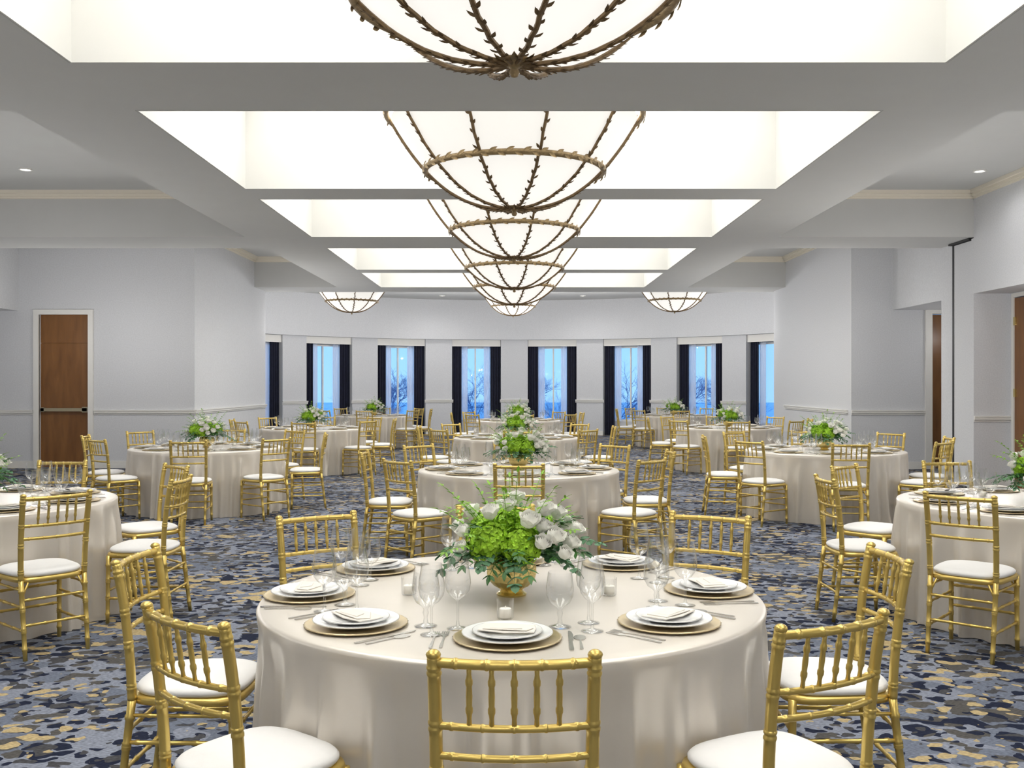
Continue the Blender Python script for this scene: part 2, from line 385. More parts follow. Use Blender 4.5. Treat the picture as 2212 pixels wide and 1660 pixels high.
# doors
def frame(mb,x0,x1,y,zt,w=.09,d=.05):
    mb.box(x0-w,x0,y-d,y+.02,0,zt+w); mb.box(x1,x1+w,y-d,y+.02,0,zt+w); mb.box(x0,x1,y-d,y+.02,zt,zt+w)
mb=MB(); mb.box(DL0,DL1,18.36,18.41,.01,EYE+.74); mb.box(DL0,DL1,18.375,18.41,EYE+.74,EYE+.755); mb.box(DL0,DL1,18.36,18.41,EYE+.755,DT)
d1=mb.obj('door_1',M['wood']); struct(d1,'tall brown wooden exit door with panel above','door')
mb=MB(); mb.box(DL0+.03,DL1-.03,18.28,18.31,1.04,1.10); mb.box(DL0+.03,DL0+.09,18.28,18.36,1.03,1.11); mb.box(DL1-.12,DL1-.02,18.28,18.36,1.02,1.12)
mb.obj('push_bar',M['dull'],parent=d1)
mb=MB(); frame(mb,DL0,DL1,18.3,DT); mb.obj('door_frame',M['trim'],parent=d1)
mb=MB(); mb.box(D0,D1,18.2,18.25,.01,DT-.01); d2=mb.obj('door_2',M['wood']); struct(d2,'dark brown wooden door in a white frame','door')
mb=MB(); frame(mb,D0,D1,18.1,DT,w=.12); mb.obj('door_frame',M['trim'],parent=d2)
mb=MB()
for z in (.3,1.35,2.4): mb.box(D0+.0,D0+.03,18.17,18.2,z,z+.12)
mb.obj('hinge',M['brass'],parent=d2)
mb=MB(); mb.box(AX+.0,AX+.05,D3a,D3b-.03,.01,DT-.01); d3=mb.obj('door_3',M['wood']); struct(d3,'warm brown wooden door with brass hinges','door')
mb=MB(); mb.box(AX-.02,AX+.04,D3b-.03,D3b+.03,0,DT+.06); mb.box(AX-.02,AX+.04,D3a-.09,D3a,0,DT+.06); mb.box(AX-.02,AX+.04,D3a,D3b-.03,DT,DT+.06)
mb.obj('door_frame',M['trim'],parent=d3)
mb=MB()
for z in (.3,1.35,2.4): mb.box(AX-.02,AX,D3b-.08,D3b-.03,z,z+.12)
mb.obj('hinge',M['brass'],parent=d3)
# windows, curtains
def polar(r,a): return (RC[0]+r*math.sin(a),RC[1]+r*math.cos(a))
def wavy(w,z0,z1,amp,waves,seed,n=None):
    rnd=random.Random(seed); mb=MB(); n=n or waves*8
    rows=[z1,z1*.5,z0]
    for j,z in enumerate(rows):
        for i in range(n+1):
            t=i/n; x=-w/2+w*t; y=amp*math.sin(2*pi*waves*t+rnd.random()*.3)*(1+.2*j); mb.v.append((x,y,z))
    for j in range(2):
        for i in range(n): o=j*(n+1)+i; mb.face((o,o+1,o+n+2,o+n+1))
    return mb
cm=wavy(.33,.012,2.70,.03,4,1).mesh('curtain',M['navy'],True)
sm=wavy(.24,.43,2.70,.015,4,2).mesh('sheer_curtain',M['sheer'],True)
for i,a in enumerate(wang):
    W=2*8.2*math.tan(hw)
    mb=MB(); mb.box(-W/2,W/2,-.03,.03,.42,.48); mb.box(-W/2,W/2,-.03,.03,2.62,2.68)
    mb.box(-W/2,-W/2+.06,-.03,.03,.48,2.62); mb.box(W/2-.06,W/2,-.03,.03,.48,2.62); mb.box(-.02,.02,-.03,.03,.48,2.62)
    x,y=polar(8.26,a)
    wo=mb.obj('window_%d'%(i+1),M['trim'],loc=(x,y,0),rot=(0,0,-a)); struct(wo,'tall narrow white-framed window onto blue dusk','window')
    mb=MB(); mb.box(-W/2+.05,W/2-.05,-.004,.004,.47,2.63); g=mb.obj('glass_pane',M['pane'],parent=wo)
    for sgn in (-1,1):
        x,y=polar(8.06,a+sgn*math.radians(HWD-1.1))
        c=bpy.data.objects.new('curtain',cm); COL.objects.link(c); c.location=(x,y,0); c.rotation_euler=(0,0,-a)
        tag(c,'long navy pleated curtain hanging beside a window','curtain','navy curtains on the curved wall')
        x,y=polar(8.12,a+sgn*math.radians(HWD-2.8))
        c=bpy.data.objects.new('sheer_curtain',sm); COL.objects.link(c); c.location=(x,y,0); c.rotation_euler=(0,0,-a)
        tag(c,'thin white sheer curtain panel by the window glass','curtain','white sheers on the curved wall')
    mb=MB(); mb.arcbox(0,0,7.95,7.98,-hw*.99,hw*.99,2.68,ZH,6); mb.arcbox(0,0,7.98,8.16,-hw*.99,hw*.99,ZH-.02,ZH,6)
    mb.v=[(vx,vy-8.0,vz) for vx,vy,vz in mb.v]
    x,y=polar(8.0,a); v=mb.obj('trim_%d'%(i+3),M['trim'],loc=(x,y,0),rot=(0,0,-a)); struct(v,'pale valance above a curtained window','valance')
# downlights, then added fill lights
def downlight(x,y,z,p):
    mb=MB(); mb.lathe([(.085,0),(.085,-.012),(.065,-.014),(.06,-.004)],24)
    mb.cur=1; mb.lathe([(.062,-.005),(.0005,-.005)],24)
    o=mb.obj('recessed_downlight',[M['trim'],M['lamp']],loc=(x,y,z)); tag(o,'round white recessed ceiling downlight, switched on','light','recessed ceiling downlights')
    if p:
        l=bpy.data.lights.new('spot','SPOT'); l.energy=p; l.spot_size=math.radians(165); l.spot_blend=1; l.shadow_soft_size=.07; l.color=(1,.985,.965)
        lo=bpy.data.objects.new('downlight_lamp',l); COL.objects.link(lo); lo.location=(0,0,-.10); lo.parent=o
    return o
for x,y in ((dx(55,13.3),13.3),(dx(2116,13.4),13.4)): downlight(x,y,ZB,12)
for x,y in ((dx(955,28.6),28.6),(dx(1259,28.6),28.6)): downlight(x,y,ZR,40)
lr=random.Random(9)
def fill(x,y,z,e):  # added point light without a fixture, brightens bays, walls and rotunda
    l=bpy.data.lights.new('fill_light','POINT'); l.energy=e; l.shadow_soft_size=0; l.color=(1,.985,.965)
    o=bpy.data.objects.new('fill_light',l); COL.objects.link(o); o.location=(x,y,z)
for y in (1.0,3.2,5.4,8.8,10.3,11.8,13.2):
    for x in (-8.0,-6.4,-4.9): fill(x+lr.uniform(-.3,.3),y+lr.uniform(-.3,.3),lr.uniform(2.0,2.6),8.8)
    for x in (4.6,5.6): fill(x+lr.uniform(-.2,.2),y+lr.uniform(-.3,.3),lr.uniform(2.0,2.6),11)
for x,y,e in ((-8.0,16.6,15),(-6.8,16.9,15),(-5.2,16.8,12),(4.7,16.9,13),(5.6,16.6,11),(8.0,17.2,6)): fill(x,y,2.4,e)
for y in (18.6,20.2,21.8):
    fill(-4.3,y,2.6,13); fill(4.5,y,2.6,13)
for x,y in ((-5.6,24.6),(-4.2,26),(-2.6,26.8),(-.9,27.2),(.9,27.2),(2.6,26.8),(4.2,26),(5.6,24.6)): fill(x,y,2.95,31)
# ---------------------------------------------------------------- CHANDELIERS
def prof(r): return .09+.87*(r/1.2)**2.5
ce=empty('bowl_chandelier',(0,5.24,EYE+1.606)); kids=[]
mb=MB(); mb.lathe([(.02+.0*i if i==0 else 1.17*i/18,prof(1.17*i/18)+.0) for i in range(19)],64); kids.append(mb.obj('glass_bowl',M['bowl'],True,ce))
for rr,tn in ((1.2,.026),(.83,.028)):
    mb=MB(); z=prof(rr)-.012; n=72
    mb.sweep([((rr+.02)*math.cos(2*pi*i/n),(rr+.02)*math.sin(2*pi*i/n),z) for i in range(n)],[tn]*n,8,ref=(0,0,1),closed=True)
    for i in range(n):
        a=2*pi*i/n; p=((rr+.045)*math.cos(a),(rr+.045)*math.sin(a),z)
        d=Vector((-math.sin(a),math.cos(a),.5 if i%2 else -.5)); mb.leaf(p,d,(math.cos(a),math.sin(a),0),.09,.035)
    kids.append(mb.obj('ring',M['ring'],True,ce))
rr_=random.Random(3)
mb=MB(); pts=[(.04+1.17*i/24,0,0) for i in range(25)]; pts=[(r,.004*math.sin(i*1.9),prof(r)-.022) for i,(r,_,_) in enumerate(pts)]
mb.sweep(pts,[.0145]*25,6,ref=(0,1,0))
for i in range(1,25):
    for s in ((-1,0) if i%2 else (0,1)):
        r=pts[i][0]; z=pts[i][2]; t=Vector(pts[min(i+1,24)])-Vector(pts[i-1]); t.normalize(); nrm=Vector((t.z,0,-t.x))
        L_=rr_.uniform(.04,.065)
        mb.leaf((r,s*.010,z),t*.9+Vector((0,s*rr_.uniform(.35,.7),0))+nrm*(rr_.uniform(.3,.6) if s==0 else .15),nrm,L_,.024)
ribme=mb.mesh('rib',M['bronze'],False)
NR=10
for k in range(NR):
    o=bpy.data.objects.new('rib',ribme); COL.objects.link(o); o.parent=ce; o.rotation_euler=(0,0,-pi/2+2*pi*(k+.42)/NR); kids.append(o)
mb=MB(); mb.lathe([(.001,0),(.018,.005),(.028,.025),(.02,.045),(.03,.055),(.07,.065),(.095,.080),(.09,.095)],20); 
for k in range(8):
    a=2*pi*k/8; mb.leaf((.05*math.cos(a),.05*math.sin(a),.065),(math.cos(a),math.sin(a),.2),(0,0,-1),.10,.04)
kids.append(mb.obj('finial',M['ring'],True,ce))
rod=MB(); rod.rod((0,0,.15),(0,0,ZC-.035-EYE-1.606),.02); rod.lathe([(.12,ZC-.035-EYE-1.606),(.11,ZC-.075-EYE-1.606),(.02,ZC-.11-EYE-1.606)],20)
for k in range(3):
    a=2*pi*k/3; rod.rod((0,0,1.35),(1.18*math.cos(a),1.18*math.sin(a),.96),.012)
rodo=rod.obj('suspension_rod',M['bronze'],True,ce)
CL='bronze rib bowl chandelier with glowing white glass'
tag(ce,CL,'chandelier','bowl chandeliers along the coffers')
for y in (9.57,13.3,17.55,21.05,1.58): clone(ce,kids+[rodo],(0,y,EYE+1.606))
for x,y,t,s in ((dx(760,25),25,1.74,.76),(dx(1457,25),25,1.76,.76),(-.03,27.3,1.82,.70)):
    n=clone(ce,kids,(x,y,EYE+t),scale=s); n['label']='smaller bronze rib bowl chandelier close to the ceiling'
    L=(ZR-EYE-t)/s; mb=MB(); mb.rod((0,0,.15),(0,0,L-.01),.02); mb.lathe([(.2,L-.005),(.18,L-.04),(.02,L-.05)],20)
    o=mb.obj('suspension_rod',M['bronze'],True,n)
# ---------------------------------------------------------------- CHAIR
che=empty('dining_chair'); ck=[]
def superell(w,d,n,seg,x0=0,y0=0):
    out=[]
    for k in range(seg):
        a=2*pi*k/seg; c=math.cos(a);s=math.sin(a)
        x=abs(c)**(2/n)*(1 if c>=0 else -1); y=abs(s)**(2/n)*(1 if s>=0 else -1)
        wy=w*(1+.06*y); out.append((x0+x*wy/2,y0+y*d/2))
    return out
mb=MB(); seg=40; lv=[(.9,.448),(1.0,.453),(1.03,.462),(1.03,.470),(.99,.479),(.9,.487),(.72,.494),(.45,.499),(.2,.501)]
for s_,z in lv:
    for x,y in superell(.39*s_,.39*s_,3.3,seg): mb.v.append((x,y,z))
for i in range(len(lv)-1):
    for k in range(seg): l=(k+1)%seg; mb.face((i*seg+k,i*seg+l,(i+1)*seg+l,(i+1)*seg+k))
mb.face([(len(lv)-1)*seg+k for k in range(seg)])
ck.append(mb.obj('seat_cushion',M['cushion'],True,che))
mb=MB(); lv=[(.93,.418),(1.0,.423),(1.02,.436),(1.0,.449),(.9,.451)]
for s_,z in lv:
    for x,y in superell(.40*s_,.40*s_,4.5,seg): mb.v.append((x,y,z))
for i in range(len(lv)-1):
    for k in range(seg): l=(k+1)%seg; mb.face((i*seg+k,i*seg+l,(i+1)*seg+l,(i+1)*seg+k))
mb.face(list(range(seg))[::-1])
ck.append(mb.obj('seat_frame',M['gold'],True,che))
for s in (-1,1):
    mb=MB(); mb.rod((s*.186,.178,0),(s*.183,.172,.435),.0125,(.14,.36,.38,.62,.64,.86),r1=.0155); ck.append(mb.obj('leg',M['gold'],True,che))
    mb=MB(); mb.rod((s*.175,-.235,0),(s*.178,-.180,.44),.0125,(.14,.36,.38,.62,.64,.86),r1=.0155); ck.append(mb.obj('leg',M['gold'],True,che))
mb=MB()
P=lambda s:[(s*.178,-.180,.44),(s*.181,-.186,.58),(s*.184,-.205,.76),(s*.186,-.232,.915)]
for s in (-1,1):
    mb.poly_path(P(s),.0160,10,(.12,.15,.42,.45,.62,.65,.88,.91),1.12)
    mb.ball((s*.1863,-.234,.917),.018,10,6,.7)
def postat(z):
    t=(z-.44)/.475; return .178+.008*t, -.180-.052*t**1.6
def crail(z,r,bulge=.028,beads=(.12,.3,.5,.7,.88)):
    x,y=postat(z); mb.poly_path([(-x,y,z),(-x*.5,y-bulge*.75,z),(0,y-bulge,z),(x*.5,y-bulge*.75,z),(x,y,z)],r,8,beads,1.15)
crail(.898,.0125,beads=(.15,.33,.5,.67,.85)); crail(.745,.0095); crail(.672,.0095)
for i in range(5):
    u=(i-2)*.052; f=1-(u/.18)**2
    z0,z1=.745,.898; _,ya=postat(z0); _,yb=postat(z1)
    mb.rod((u,ya-.028*f,z0),(u,yb-.028*f,z1),.0068,(.28,.72),8,1.3,mid=1.15)
ck.append(mb.obj('backrest',M['gold'],True,che))
mb=MB()
for s in (-1,1):
    for z in (.16,.29):
        t=z/.44; mb.rod((s*.185,.176,z),(s*.176,-.235+.055*t,z),.008,(.1,.34,.66,.9),8)
    mb.rod((s*.185,.17,.385),(s*.178,-.19,.385),.007,(.2,.5,.8),8)
    mb.rod((s*.184,.172,.34),(s*.14,.172,.425),.006); mb.rod((s*.178,-.19,.34),(s*.14,-.185,.425),.006)
for z in (.21,.33): mb.rod((-.185,.174,z),(.185,.174,z),.008,(.1,.34,.66,.9),8)
mb.rod((-.176,-.212,.19),(.176,-.212,.19),.008,(.1,.34,.66,.9),8); mb.rod((-.177,-.198,.33),(.177,-.198,.33),.008,(.1,.34,.66,.9),8)
ck.append(mb.obj('stretcher',M['gold'],True,che))
tag(che,'gold bamboo-turned banquet chair with white cushion','chair','gold banquet chairs')
# ---------------------------------------------------------------- TABLE
TZ=.76
te=empty('banquet_table'); 
def clothmesh(seed,amp=.066,base=.912,wmax=.28):
    rnd=random.Random(seed); mb=MB(); seg=480
    rings=[(.02,TZ),(.3,TZ),(.6,TZ),(.85,TZ),(.9,TZ-.001),(.911,TZ-.005),(.916,TZ-.014)]
    nl=22
    folds=[]; a=0
    while a<2*pi-.05:
        w=rnd.uniform(.08,wmax); folds.append((a+w/2,w*rnd.uniform(.34,.50),rnd.uniform(.35,1.25),rnd.uniform(.0,.35),rnd.uniform(-.07,.07))); a+=w
    for r,z in rings:
        for k in range(seg): a=2*pi*k/seg; mb.v.append((r*math.cos(a),r*math.sin(a),z))
    for j in range(1,nl+1):
        t=j/nl; z=(TZ-.014)*(1-t)+.004*t
        e=min(1,t*6)
        for k in range(seg):
            a=2*pi*k/seg; f=0
            for c,w,s_,st,dr in folds:
                d=(a-(c+dr*t)+pi)%(2*pi)-pi
                if abs(d)<w:
                    g=max(0,(t-st*.4)/(1-st*.4)); f+=s_*(g**.55)*(math.cos(pi*d/w)*.5+.5)**1.3
            r=.916+(base-.916)*e+amp*f-.004*t
            mb.v.append((r*math.cos(a),r*math.sin(a),z))
    R=len(rings)+nl
    for i in range(R-1):
        for k in range(seg): l=(k+1)%seg; mb.face((i*seg+k,(i+1)*seg+k,(i+1)*seg+l,i*seg+l))
    mb.face(list(range(seg)))
    return mb.mesh('tablecloth',M['cloth'],True)
cm_=[clothmesh(s) for s in (1,2)]
tables=[
 (-.01,3.7,0),(.04,9.15,2),(.03,14.6,0),(.07,21.5,5),
 (-3.62,6.65,0),(3.5,6.6,0),(-3.78,12.3,7),(3.66,11.8,-7),(-3.55,17.6,4),(3.85,18.0,-5),(-3.45,24.6,0),(3.95,24.8,0)]
def inview(x,y,m=.25): return abs(x)<.514*y+m and y>1.0
# ---------------------------------------------------------------- tableware prototypes
pr={}
mb=MB(); mb.lathe([(.001,.003),(.10,.003),(.125,.004),(.150,.007),(.158,.009)],96)
mb.lathe([(.158,.009),(.163,.011),(.167,.008),(.162,.005),(.12,.0),(.001,.0)],96,mod=lambda i,k:1+(.012 if (k%3==0 and i in(1,2)) else 0))
pr['charger']=mb.mesh('charger_plate',M['charger'],True)
def plate(profile,rims,name):
    mb=MB(); mb.lathe(profile,64)
    for i in rims:
        for k in range(64): mb.mi[i*64+k]=1
    return mb.mesh(name,[M['china'],M['rim']],True)
pr['plate']=plate([(.001,.012),(.085,.012),(.092,.014),(.098,.018),(.1375,.0249),(.1385,.025),(.140,.024),(.139,.021),(.095,.012),(.08,.0065),(.001,.0065)],(4,5),'dinner_plate')
pr['salad']=plate([(.001,.022),(.065,.022),(.072,.025),(.1055,.0309),(.1065,.031),(.108,.030),(.106,.027),(.07,.019),(.055,.0135),(.001,.0135)],(3,4),'salad_plate')
mb=MB()
def slab(mb,pts,z0,t):
    n=len(pts); b=len(mb.v)
    for z,k in ((z0,1),(z0+t*.6,1.01),(z0+t,.97)):
        for x,y in pts: mb.v.append((x*k,y*k,z+.0015*math.sin(40*x+30*y)))
    for r in range(2):
        for i in range(n): j=(i+1)%n; mb.face((b+r*n+i,b+r*n+j,b+(r+1)*n+j,b+(r+1)*n+i))
    mb.face([b+2*n+i for i in range(n)]); mb.face([b+i for i in range(n)][::-1])
slab(mb,[(-.085,-.04),(.0,-.05),(.088,-.045),(.085,.02),(.078,.052),(0,.047),(-.082,.052)],.0315,.004)
slab(mb,[(-.07,-.035),(.065,-.04),(.08,.0),(.02,.042),(-.062,.044)],.0355,.003)
slab(mb,[(-.05,-.03),(.05,-.03),(.03,.01),(-.045,.012)],.0385,.0025)
pr['napkin']=mb.mesh('folded_napkin',M['napkin'],False)
mb=MB(); mb.lathe([(.001,.0015),(.034,.001),(.036,.002),(.02,.005),(.006,.010),(.004,.03),(.004,.085),(.008,.094),(.024,.104),(.037,.122),(.042,.146),(.040,.17),(.034,.205),(.0325,.222)],28); pr['wine']=mb.mesh('wine_glass',M['glass'],True)
mb=MB(); mb.lathe([(.001,.0015),(.035,.001),(.037,.002),(.02,.006),(.008,.012),(.006,.03),(.010,.045),(.007,.055),(.012,.064),(.032,.078),(.043,.10),(.045,.125),(.041,.155),(.038,.178)],28); pr['goblet']=mb.mesh('water_goblet',M['glass'],True)
mb=MB(); mb.extrude([(-.004,-.10),(.004,-.10),(.0055,-.09),(.0025,0),(.003,.03),(.011,.045),(.011,.058),(-.011,.058),(-.011,.045),(-.003,.03),(-.0025,0),(-.0055,-.09)],.0005,.003)
for i in range(4): x=-.0105+i*.0062; mb.box(x,x+.0026,.058,.098,.001,.0028)
pr['fork']=mb.mesh('fork',M['silver'])
mb=MB(); mb.extrude([(-.005,-.115),(.005,-.115),(.007,-.10),(.0055,-.005),(.009,.0),(.011,.06),(.007,.1),(.0,.115),(-.004,.11),(-.006,0),(-.0055,-.005),(-.007,-.10)],.0005,.0035); pr['knife']=mb.mesh('knife',M['silver'])
mb=MB(); mb.extrude([(-.005,-.095),(.005,-.095),(.0025,.01),(-.0025,.01)],.0005,.003); mb.extrude([(.019*math.cos(2*pi*k/16),.038+.03*math.sin(2*pi*k/16)) for k in range(16)],.0005,.0028); pr['spoon']=mb.mesh('spoon',M['silver'])
# votive
ve_=empty('votive_candle',(0,0,TZ)); vk=[]
mb=MB(); mb.lathe([(.001,.001),(.024,.001),(.027,.004),(.029,.066)],28); vk.append(mb.obj('glass_holder',M['glass'],True,ve_))
mb=MB(); mb.lathe([(.001,.005),(.019,.005),(.020,.034),(.018,.036),(.001,.035)],24); mb.rod((0,0,.035),(0,0,.043),.001,seg=5); vk.append(mb.obj('candle',M['wax'],True,ve_))
tag(ve_,'white votive candle in a small clear glass','candle','votive candles on the tables')
# ---------------------------------------------------------------- FLORAL ARRANGEMENT
fe=empty('floral_arrangement',(0,0,TZ)); fk=[]
mb=MB(); mb.lathe([(.001,.0),(.054,.0),(.056,.006),(.048,.012),(.040,.018),(.044,.024),(.064,.036),(.082,.056),(.089,.080),(.088,.105),(.083,.128),(.079,.128),(.083,.105),(.001,.09)],60,mod=lambda i,k:1+(.035 if (k%5<3 and i in (6,7,8,9)) else 0))
fk.append(mb.obj('brass_bowl',M['brass'],False,fe))
def hydr(c,R,seed):
    rnd=random.Random(seed); mb=MB(); mb.ball(c,R*.78,12,8); c=Vector(c); N=200
    for i in range(N):
        z=1-2*(i+.5)/N; a=i*2.39996; q=math.sqrt(1-z*z); n=Vector((q*math.cos(a),q*math.sin(a),z))
        if n.z<-.8: continue
        u=n.cross(Vector((.3,.5,.8))).normalized(); w=n.cross(u); p=c+n*R*(.84+.26*rnd.random()); th=rnd.random()*6
        n2=(n+Vector((rnd.uniform(-.4,.4),rnd.uniform(-.4,.4),rnd.uniform(-.4,.4)))).normalized()
        for k in range(4):
            aa=th+k*pi/2; d=u*math.cos(aa)+w*math.sin(aa); mb.leaf(p,d+n2*.35,n2,.0135,.0135,True,.15)
    return mb
for i,(c,R) in enumerate([((-.085,-.11,.215),.070),((.035,-.125,.20),.066),((.10,.06,.22),.065),((-.09,.09,.22),.065),((0,.0,.265),.055)]):
    fk.append(hydr(c,R,i).obj('hydrangea',M['hyd'],False,fe))
def rose(mb,c,R,seed):
    rnd=random.Random(seed); c=Vector(c); ax=Vector((c.x,c.y,c.z-.08)).normalized(); ax=(ax+Vector((0,0,.5))).normalized()
    u=ax.cross(Vector((.2,.9,.1))).normalized(); w=ax.cross(u); n=72; b=len(mb.v); rows=[(.30,-.8),(.88,-.45),(1.0,.1),(.97,.5),(.86,.75)]
    for i in range(n+1):
        t=i/n; th=t*8.5*pi; r=R*(.08+.84*t); wob=1+.06*math.sin(th*2.5)*t
        for q,(rr,h) in enumerate(rows):
            rad=r*rr*wob*(1+(.16*t if q==4 else 0)); hh=R*h*(1.1-.45*t*(h>0)); p=c+(u*math.cos(th)+w*math.sin(th))*rad+ax*hh; mb.v.append(tuple(p))
    for i in range(n):
        for j in range(4): o=b+i*5+j; mb.face((o,o+5,o+6,o+1))
    for k in range(5):
        a=k*2*pi/5+rnd.random()*.3; d=u*math.cos(a)+w*math.sin(a); mb.leaf(c+d*R*.45-ax*R*.6,d*.8+ax*.9,ax-d*.5,R*1.25,R*1.2,True,-.12)
roses=[(-.075,-.13,.325,.033),(.065,-.16,.30,.038),(.125,-.11,.335,.035),(.155,-.17,.245,.036),(.215,-.12,.215,.033),(-.18,-.16,.20,.027),(-.20,-.12,.165,.025),(.11,-.195,.225,.031),(.02,-.02,.365,.031),
 (.12,.14,.28,.032),(-.04,.15,.31,.034),(-.15,.10,.30,.032),(.21,.06,.26,.032),(-.20,.04,.25,.030),(.03,.20,.22,.030),(.19,-.185,.185,.028),(.17,-.06,.315,.032),(.24,-.07,.255,.029),(.115,-.145,.275,.031),(-.01,-.09,.345,.028),(-.175,-.12,.255,.026)]
for i,(x,y,z,R) in enumerate(roses):
    mb=MB(); rose(mb,(x,y,z),R,i); fk.append(mb.obj('white_rose',M['rose'],True,fe))
def stems(kind,N,seed,reach,zlo,zhi,Lf,Wf,rnd_,nl,zoff=.14,start=2,drp=.06):
    rnd=random.Random(seed); mb=MB()
    for i in range(N):
        a=2*pi*(i+rnd.random()*.7)/N; el=zlo+(zhi-zlo)*rnd.random(); R=reach*(.7+.45*rnd.random())
        d=Vector((math.cos(a)*math.cos(el),math.sin(a)*math.cos(el),math.sin(el))); p0=Vector((d.x*.05,d.y*.05,zoff))
        droop=drp if el<.4 else .02
        pts=[]
        for j in range(nl+1):
            t=j/nl; pts.append(p0+d*R*t+Vector((0,0,1))*(.04*math.sin(pi*t*.6)-droop*t*t*1.2))
        mb.sweep(pts,[.0022*(1-.6*j/nl) for j in range(nl+1)],4)
        for j in range(start,nl+1):
            T=(pts[j]-pts[j-1]).normalized(); sd=T.cross(Vector((0,0,1))); 
            if sd.length<.01: sd=Vector((1,0,0))
            sd.normalize(); s0=1-.4*j/nl
            for s in (-1,1):
                jit=Vector((rnd.uniform(-.3,.3),rnd.uniform(-.3,.3),rnd.uniform(-.4,.4)))
                mb.leaf(pts[j],sd*s+T*.6+jit,Vector((0,0,1))+jit,Lf*s0*(.8+.4*rnd.random()),Wf*s0,rnd_,.2)
        mb.leaf(pts[-1],T,Vector((0,0,1)),Lf*.7,Wf*.7,rnd_,.2)
    return mb
fk.append(stems('e',12,3,.27,-.15,.5,.050,.046,True,9).obj('eucalyptus',M['euc'],False,fe))
fk.append(stems('d',32,5,.21,-.10,.8,.058,.024,False,8).obj('dark_foliage',M['dleaf'],False,fe))
fk.append(stems('b',26,9,.30,.3,1.3,.042,.016,False,12).obj('bright_foliage',M['bleaf'],False,fe))
tag(fe,'white roses and green hydrangeas in a gold footed bowl','flower arrangement','floral centrepieces')
# ---------------------------------------------------------------- LAYOUT
def put(name,key,loc,rz,label,cat,group):
    o=bpy.data.objects.new(name,pr[key]); COL.objects.link(o); o.location=loc; o.rotation_euler=(0,0,rz); tag(o,label,cat,group); return o
first=[True,True,True]
def mkclone(idx,src,kids,loc,rz,scale=None):
    if first[idx]:
        first[idx]=False; src.location=loc; src.rotation_euler=(0,0,rz); return src
    return clone(src,kids,loc,rz,scale)
tc0=bpy.data.objects.new('tablecloth',clothmesh(3,.064,.898,.26)); COL.objects.link(tc0); tc0.parent=te
tag(te,'round banquet table draped in a champagne satin tablecloth','table','round banquet tables')
for ti,(tx,ty,rot) in enumerate(tables):
    rnd=random.Random(100+ti)
    if ti==0: te.location=(tx,ty,0); T=te
    else:
        T=te.copy(); COL.objects.link(T); T.location=(tx,ty,0); T.rotation_euler=(0,0,rnd.random()*6)
        c=tc0.copy(); c.data=cm_[ti%2]; COL.objects.link(c); c.parent=T
    Rs=[.69]*8
    if ti==0:
        CH=[(0,2.535,0,1),(-.74,2.87,.64,.77),(-1.15,3.66,1,-.01),(-.81,4.55,.54,-.84),(-.08,4.86,.07,-1),(.81,4.54,-.5,-.86),(1.145,3.68,-1,.0),(.73,2.84,-.48,.88)]
        pa=[-91,-137,-179,139,90,52,5,-41]; Rs=[.645,.685,.745,.76,.70,.76,.745,.68]
        for x,y,fx,fy in CH: mkclone(0,che,ck,(x,y,0),math.atan2(-fx,fy))
    else:
        ca=[-90+45*k+rot+rnd.uniform(-3,3) for k in range(8)]; pa=[-90+45*k+rot for k in range(8)]
        for a in ca:
            a=math.radians(a); r=1.18+rnd.uniform(-.01,.03); x=tx+r*math.cos(a); y=ty+r*math.sin(a)
            if not inview(x,y): continue
            mkclone(0,che,ck,(x,y,0),math.atan2(math.cos(a),-math.sin(a))+rnd.uniform(-.06,.06))
    mkclone(1,fe,fk,(tx,ty,TZ),0 if ti==0 else rnd.uniform(-.5,.5))
    if ti==0: vs=[(-.38,.0),(.36,-.01),(-.02,-.38)]
    else: vs=[(.40*math.cos(q+rot),.40*math.sin(q+rot)) for q in (.2,2.3,4.4)]
    for vx,vy in vs:
        if inview(tx+vx,ty+vy,0): mkclone(2,ve_,vk,(tx+vx,ty+vy,TZ),0)
    cut=ty<13
    for a,R in zip(pa,Rs):
        a=math.radians(a); ph=math.atan2(math.cos(a),-math.sin(a)); cx=tx+R*math.cos(a); cy=ty+R*math.sin(a)
        if not inview(cx,cy,.1): continue
        f=Vector((-math.cos(a),-math.sin(a),0)); rt=Vector((f.y,-f.x,0)); c=Vector((cx,cy,TZ))
        put('charger_plate','charger',c,ph,'gold beaded charger plate on the tablecloth','plate','charger plates')
        put('dinner_plate','plate',c,ph,'white china dinner plate on a gold charger','plate','dinner plates')
        put('salad_plate','salad',c,ph,'small white china plate under a napkin','plate','salad plates')
        put('folded_napkin','napkin',c,ph+rnd.uniform(-.2,.2),'folded ivory linen napkin on a plate','napkin','folded napkins')
        gg=c+rt*.165+f*.155; ww=c+rt*.265+f*.10
        put('water_goblet','goblet',gg,0,'clear stemmed water goblet','glass','water goblets')
        put('wine_glass','wine',ww,0,'clear tall wine glass','glass','wine glasses')
        if cut: put('wine_glass','wine',c+rt*.26+f*.21,0,'clear tall wine glass','glass','wine glasses')
        if cut:
            put('fork','fork',c-rt*.195-f*.01,ph,'silver dinner fork beside a plate','fork','forks')
            put('fork','fork',c-rt*.225-f*.015,ph,'silver dinner fork beside a plate','fork','forks')
            put('knife','knife',c+rt*.192-f*.02,ph,'silver table knife beside a plate','knife','knives')
            put('spoon','spoon',c+rt*.222-f*.02,ph,'silver spoon beside a knife','spoon','spoons')
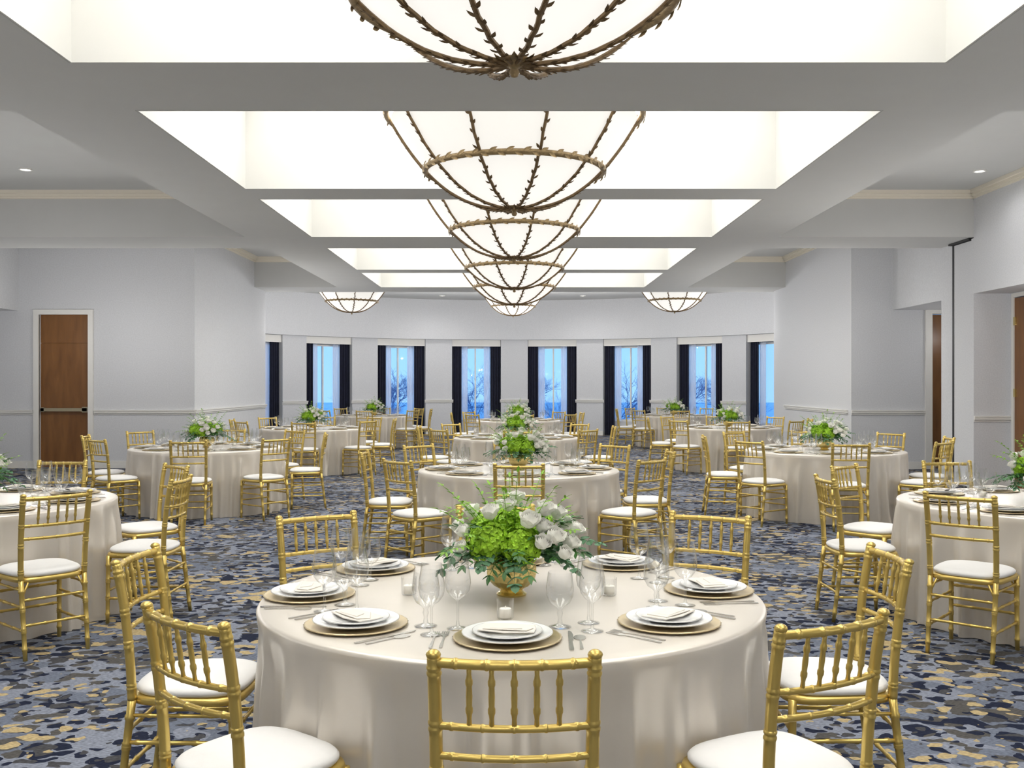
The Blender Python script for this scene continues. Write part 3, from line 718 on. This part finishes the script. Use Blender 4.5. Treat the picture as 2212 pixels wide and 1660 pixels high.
# ---------------------------------------------------------------- OUTSIDE
mb=MB(); mb.box(-60,60,31.5,110,-.6,-.5); o=mb.obj('ground',M['ground']); struct(o,'pale wintry ground outside the windows','ground')
def tree(seed,H,r0=.06,depth=6,trunk=.24,name='bare_tree',mt='bark',stems_=1,spread=.85):
    rnd=random.Random(seed); mb=MB()
    def br(p,d,L,r,dep):
        q=p+d*L; m=p.lerp(q,.5)+Vector((rnd.uniform(-1,1),rnd.uniform(-1,1),0))*L*.06
        mb.sweep([p,m,q],[r,r*.8,r*.62],3 if dep<4 else 5,cap=False)
        if dep==0: return
        for _ in range(3 if dep<4 else 4):
            nd=(d+Vector((rnd.uniform(-1,1),rnd.uniform(-1,1),rnd.uniform(-.6,.6)))*spread).normalized()
            br(p.lerp(q,rnd.uniform(.25,1)),nd,L*rnd.uniform(.62,.82),r*.62,dep-1)
    for _ in range(stems_):
        d=Vector((rnd.uniform(-.5,.5),rnd.uniform(-.5,.5),1)).normalized() if stems_>1 else Vector((0,0,1))
        br(Vector((rnd.uniform(-.3,.3)*(stems_>1),rnd.uniform(-.3,.3)*(stems_>1),0)),d,H*trunk,r0,depth)
    return mb.mesh(name,M[mt])
tm=[tree(1,5.5,.035,6,.2),tree(2,6,.035,6,.2)]
sh=[tree(s,2.8,.012,5,.26,'frosted_shrub','frost',5,.55) for s in (11,12)]
rnd=random.Random(5)
for i in range(16):
    x=-22+i*2.9+rnd.uniform(-.5,.5); y=37.5+(i%3)*5
    o=bpy.data.objects.new('bare_tree',tm[i%2]); COL.objects.link(o); o.location=(x,y,-.5); o.rotation_euler=(0,0,rnd.random()*6)
    tag(o,'bare winter tree outside the windows at dusk','tree','bare trees outside')
for i in range(10):
    x=-14+i*3.1; y=33.4
    o=bpy.data.objects.new('frosted_shrub',sh[i%2]); COL.objects.link(o); o.location=(x,y,-.5); o.rotation_euler=(0,0,rnd.random()*6)
    tag(o,'pale frosted bare shrub outside the windows','shrub','shrubs outside')
mb=MB(); mb.box(-24,-13,52,58,-.5,6)
mb.cur=1
for i in range(6):
    for j in range(3): mb.box(-23.4+i*1.75,-22.2+i*1.75,51.94,52,.4+j*1.9,1.6+j*1.9)
o=mb.obj('neighbouring_building',[M['facade'],M['lamp']]); tag(o,'pale building with lit windows beyond the trees','building')
# world
w=bpy.data.worlds.new('World'); scene.world=w; w.use_nodes=True; nt=w.node_tree
bg=nt.nodes['Background']; tc=nt.nodes.new('ShaderNodeTexCoord'); sp=nt.nodes.new('ShaderNodeSeparateXYZ'); r=nt.nodes.new('ShaderNodeValToRGB')
nt.links.new(tc.outputs['Generated'],sp.inputs[0]); nt.links.new(sp.outputs['Z'],r.inputs['Fac'])
r.color_ramp.elements[0].position=.0; r.color_ramp.elements[0].color=C(145,195,242); r.color_ramp.elements[1].position=.35; r.color_ramp.elements[1].color=C(92,162,238)
nt.links.new(r.outputs[0],bg.inputs[0]); bg.inputs[1].default_value=1.15
# camera
cd=bpy.data.cameras.new('Camera'); cam=bpy.data.objects.new('Camera',cd); COL.objects.link(cam); scene.camera=cam
cam.location=(0,0,EYE); cam.rotation_euler=(pi/2,0,0); cd.sensor_width=36; cd.lens=2160/2212*36; cd.shift_x=-5/2212; cd.clip_start=.05; cd.clip_end=300
if ZOOM:
    z,zx,zy=ZOOM; cd.lens*=z; cd.shift_x=z*(-5/2212+(zx-1106)/2212); cd.shift_y=z*(830-zy)/2212
print('objects',len(bpy.data.objects))
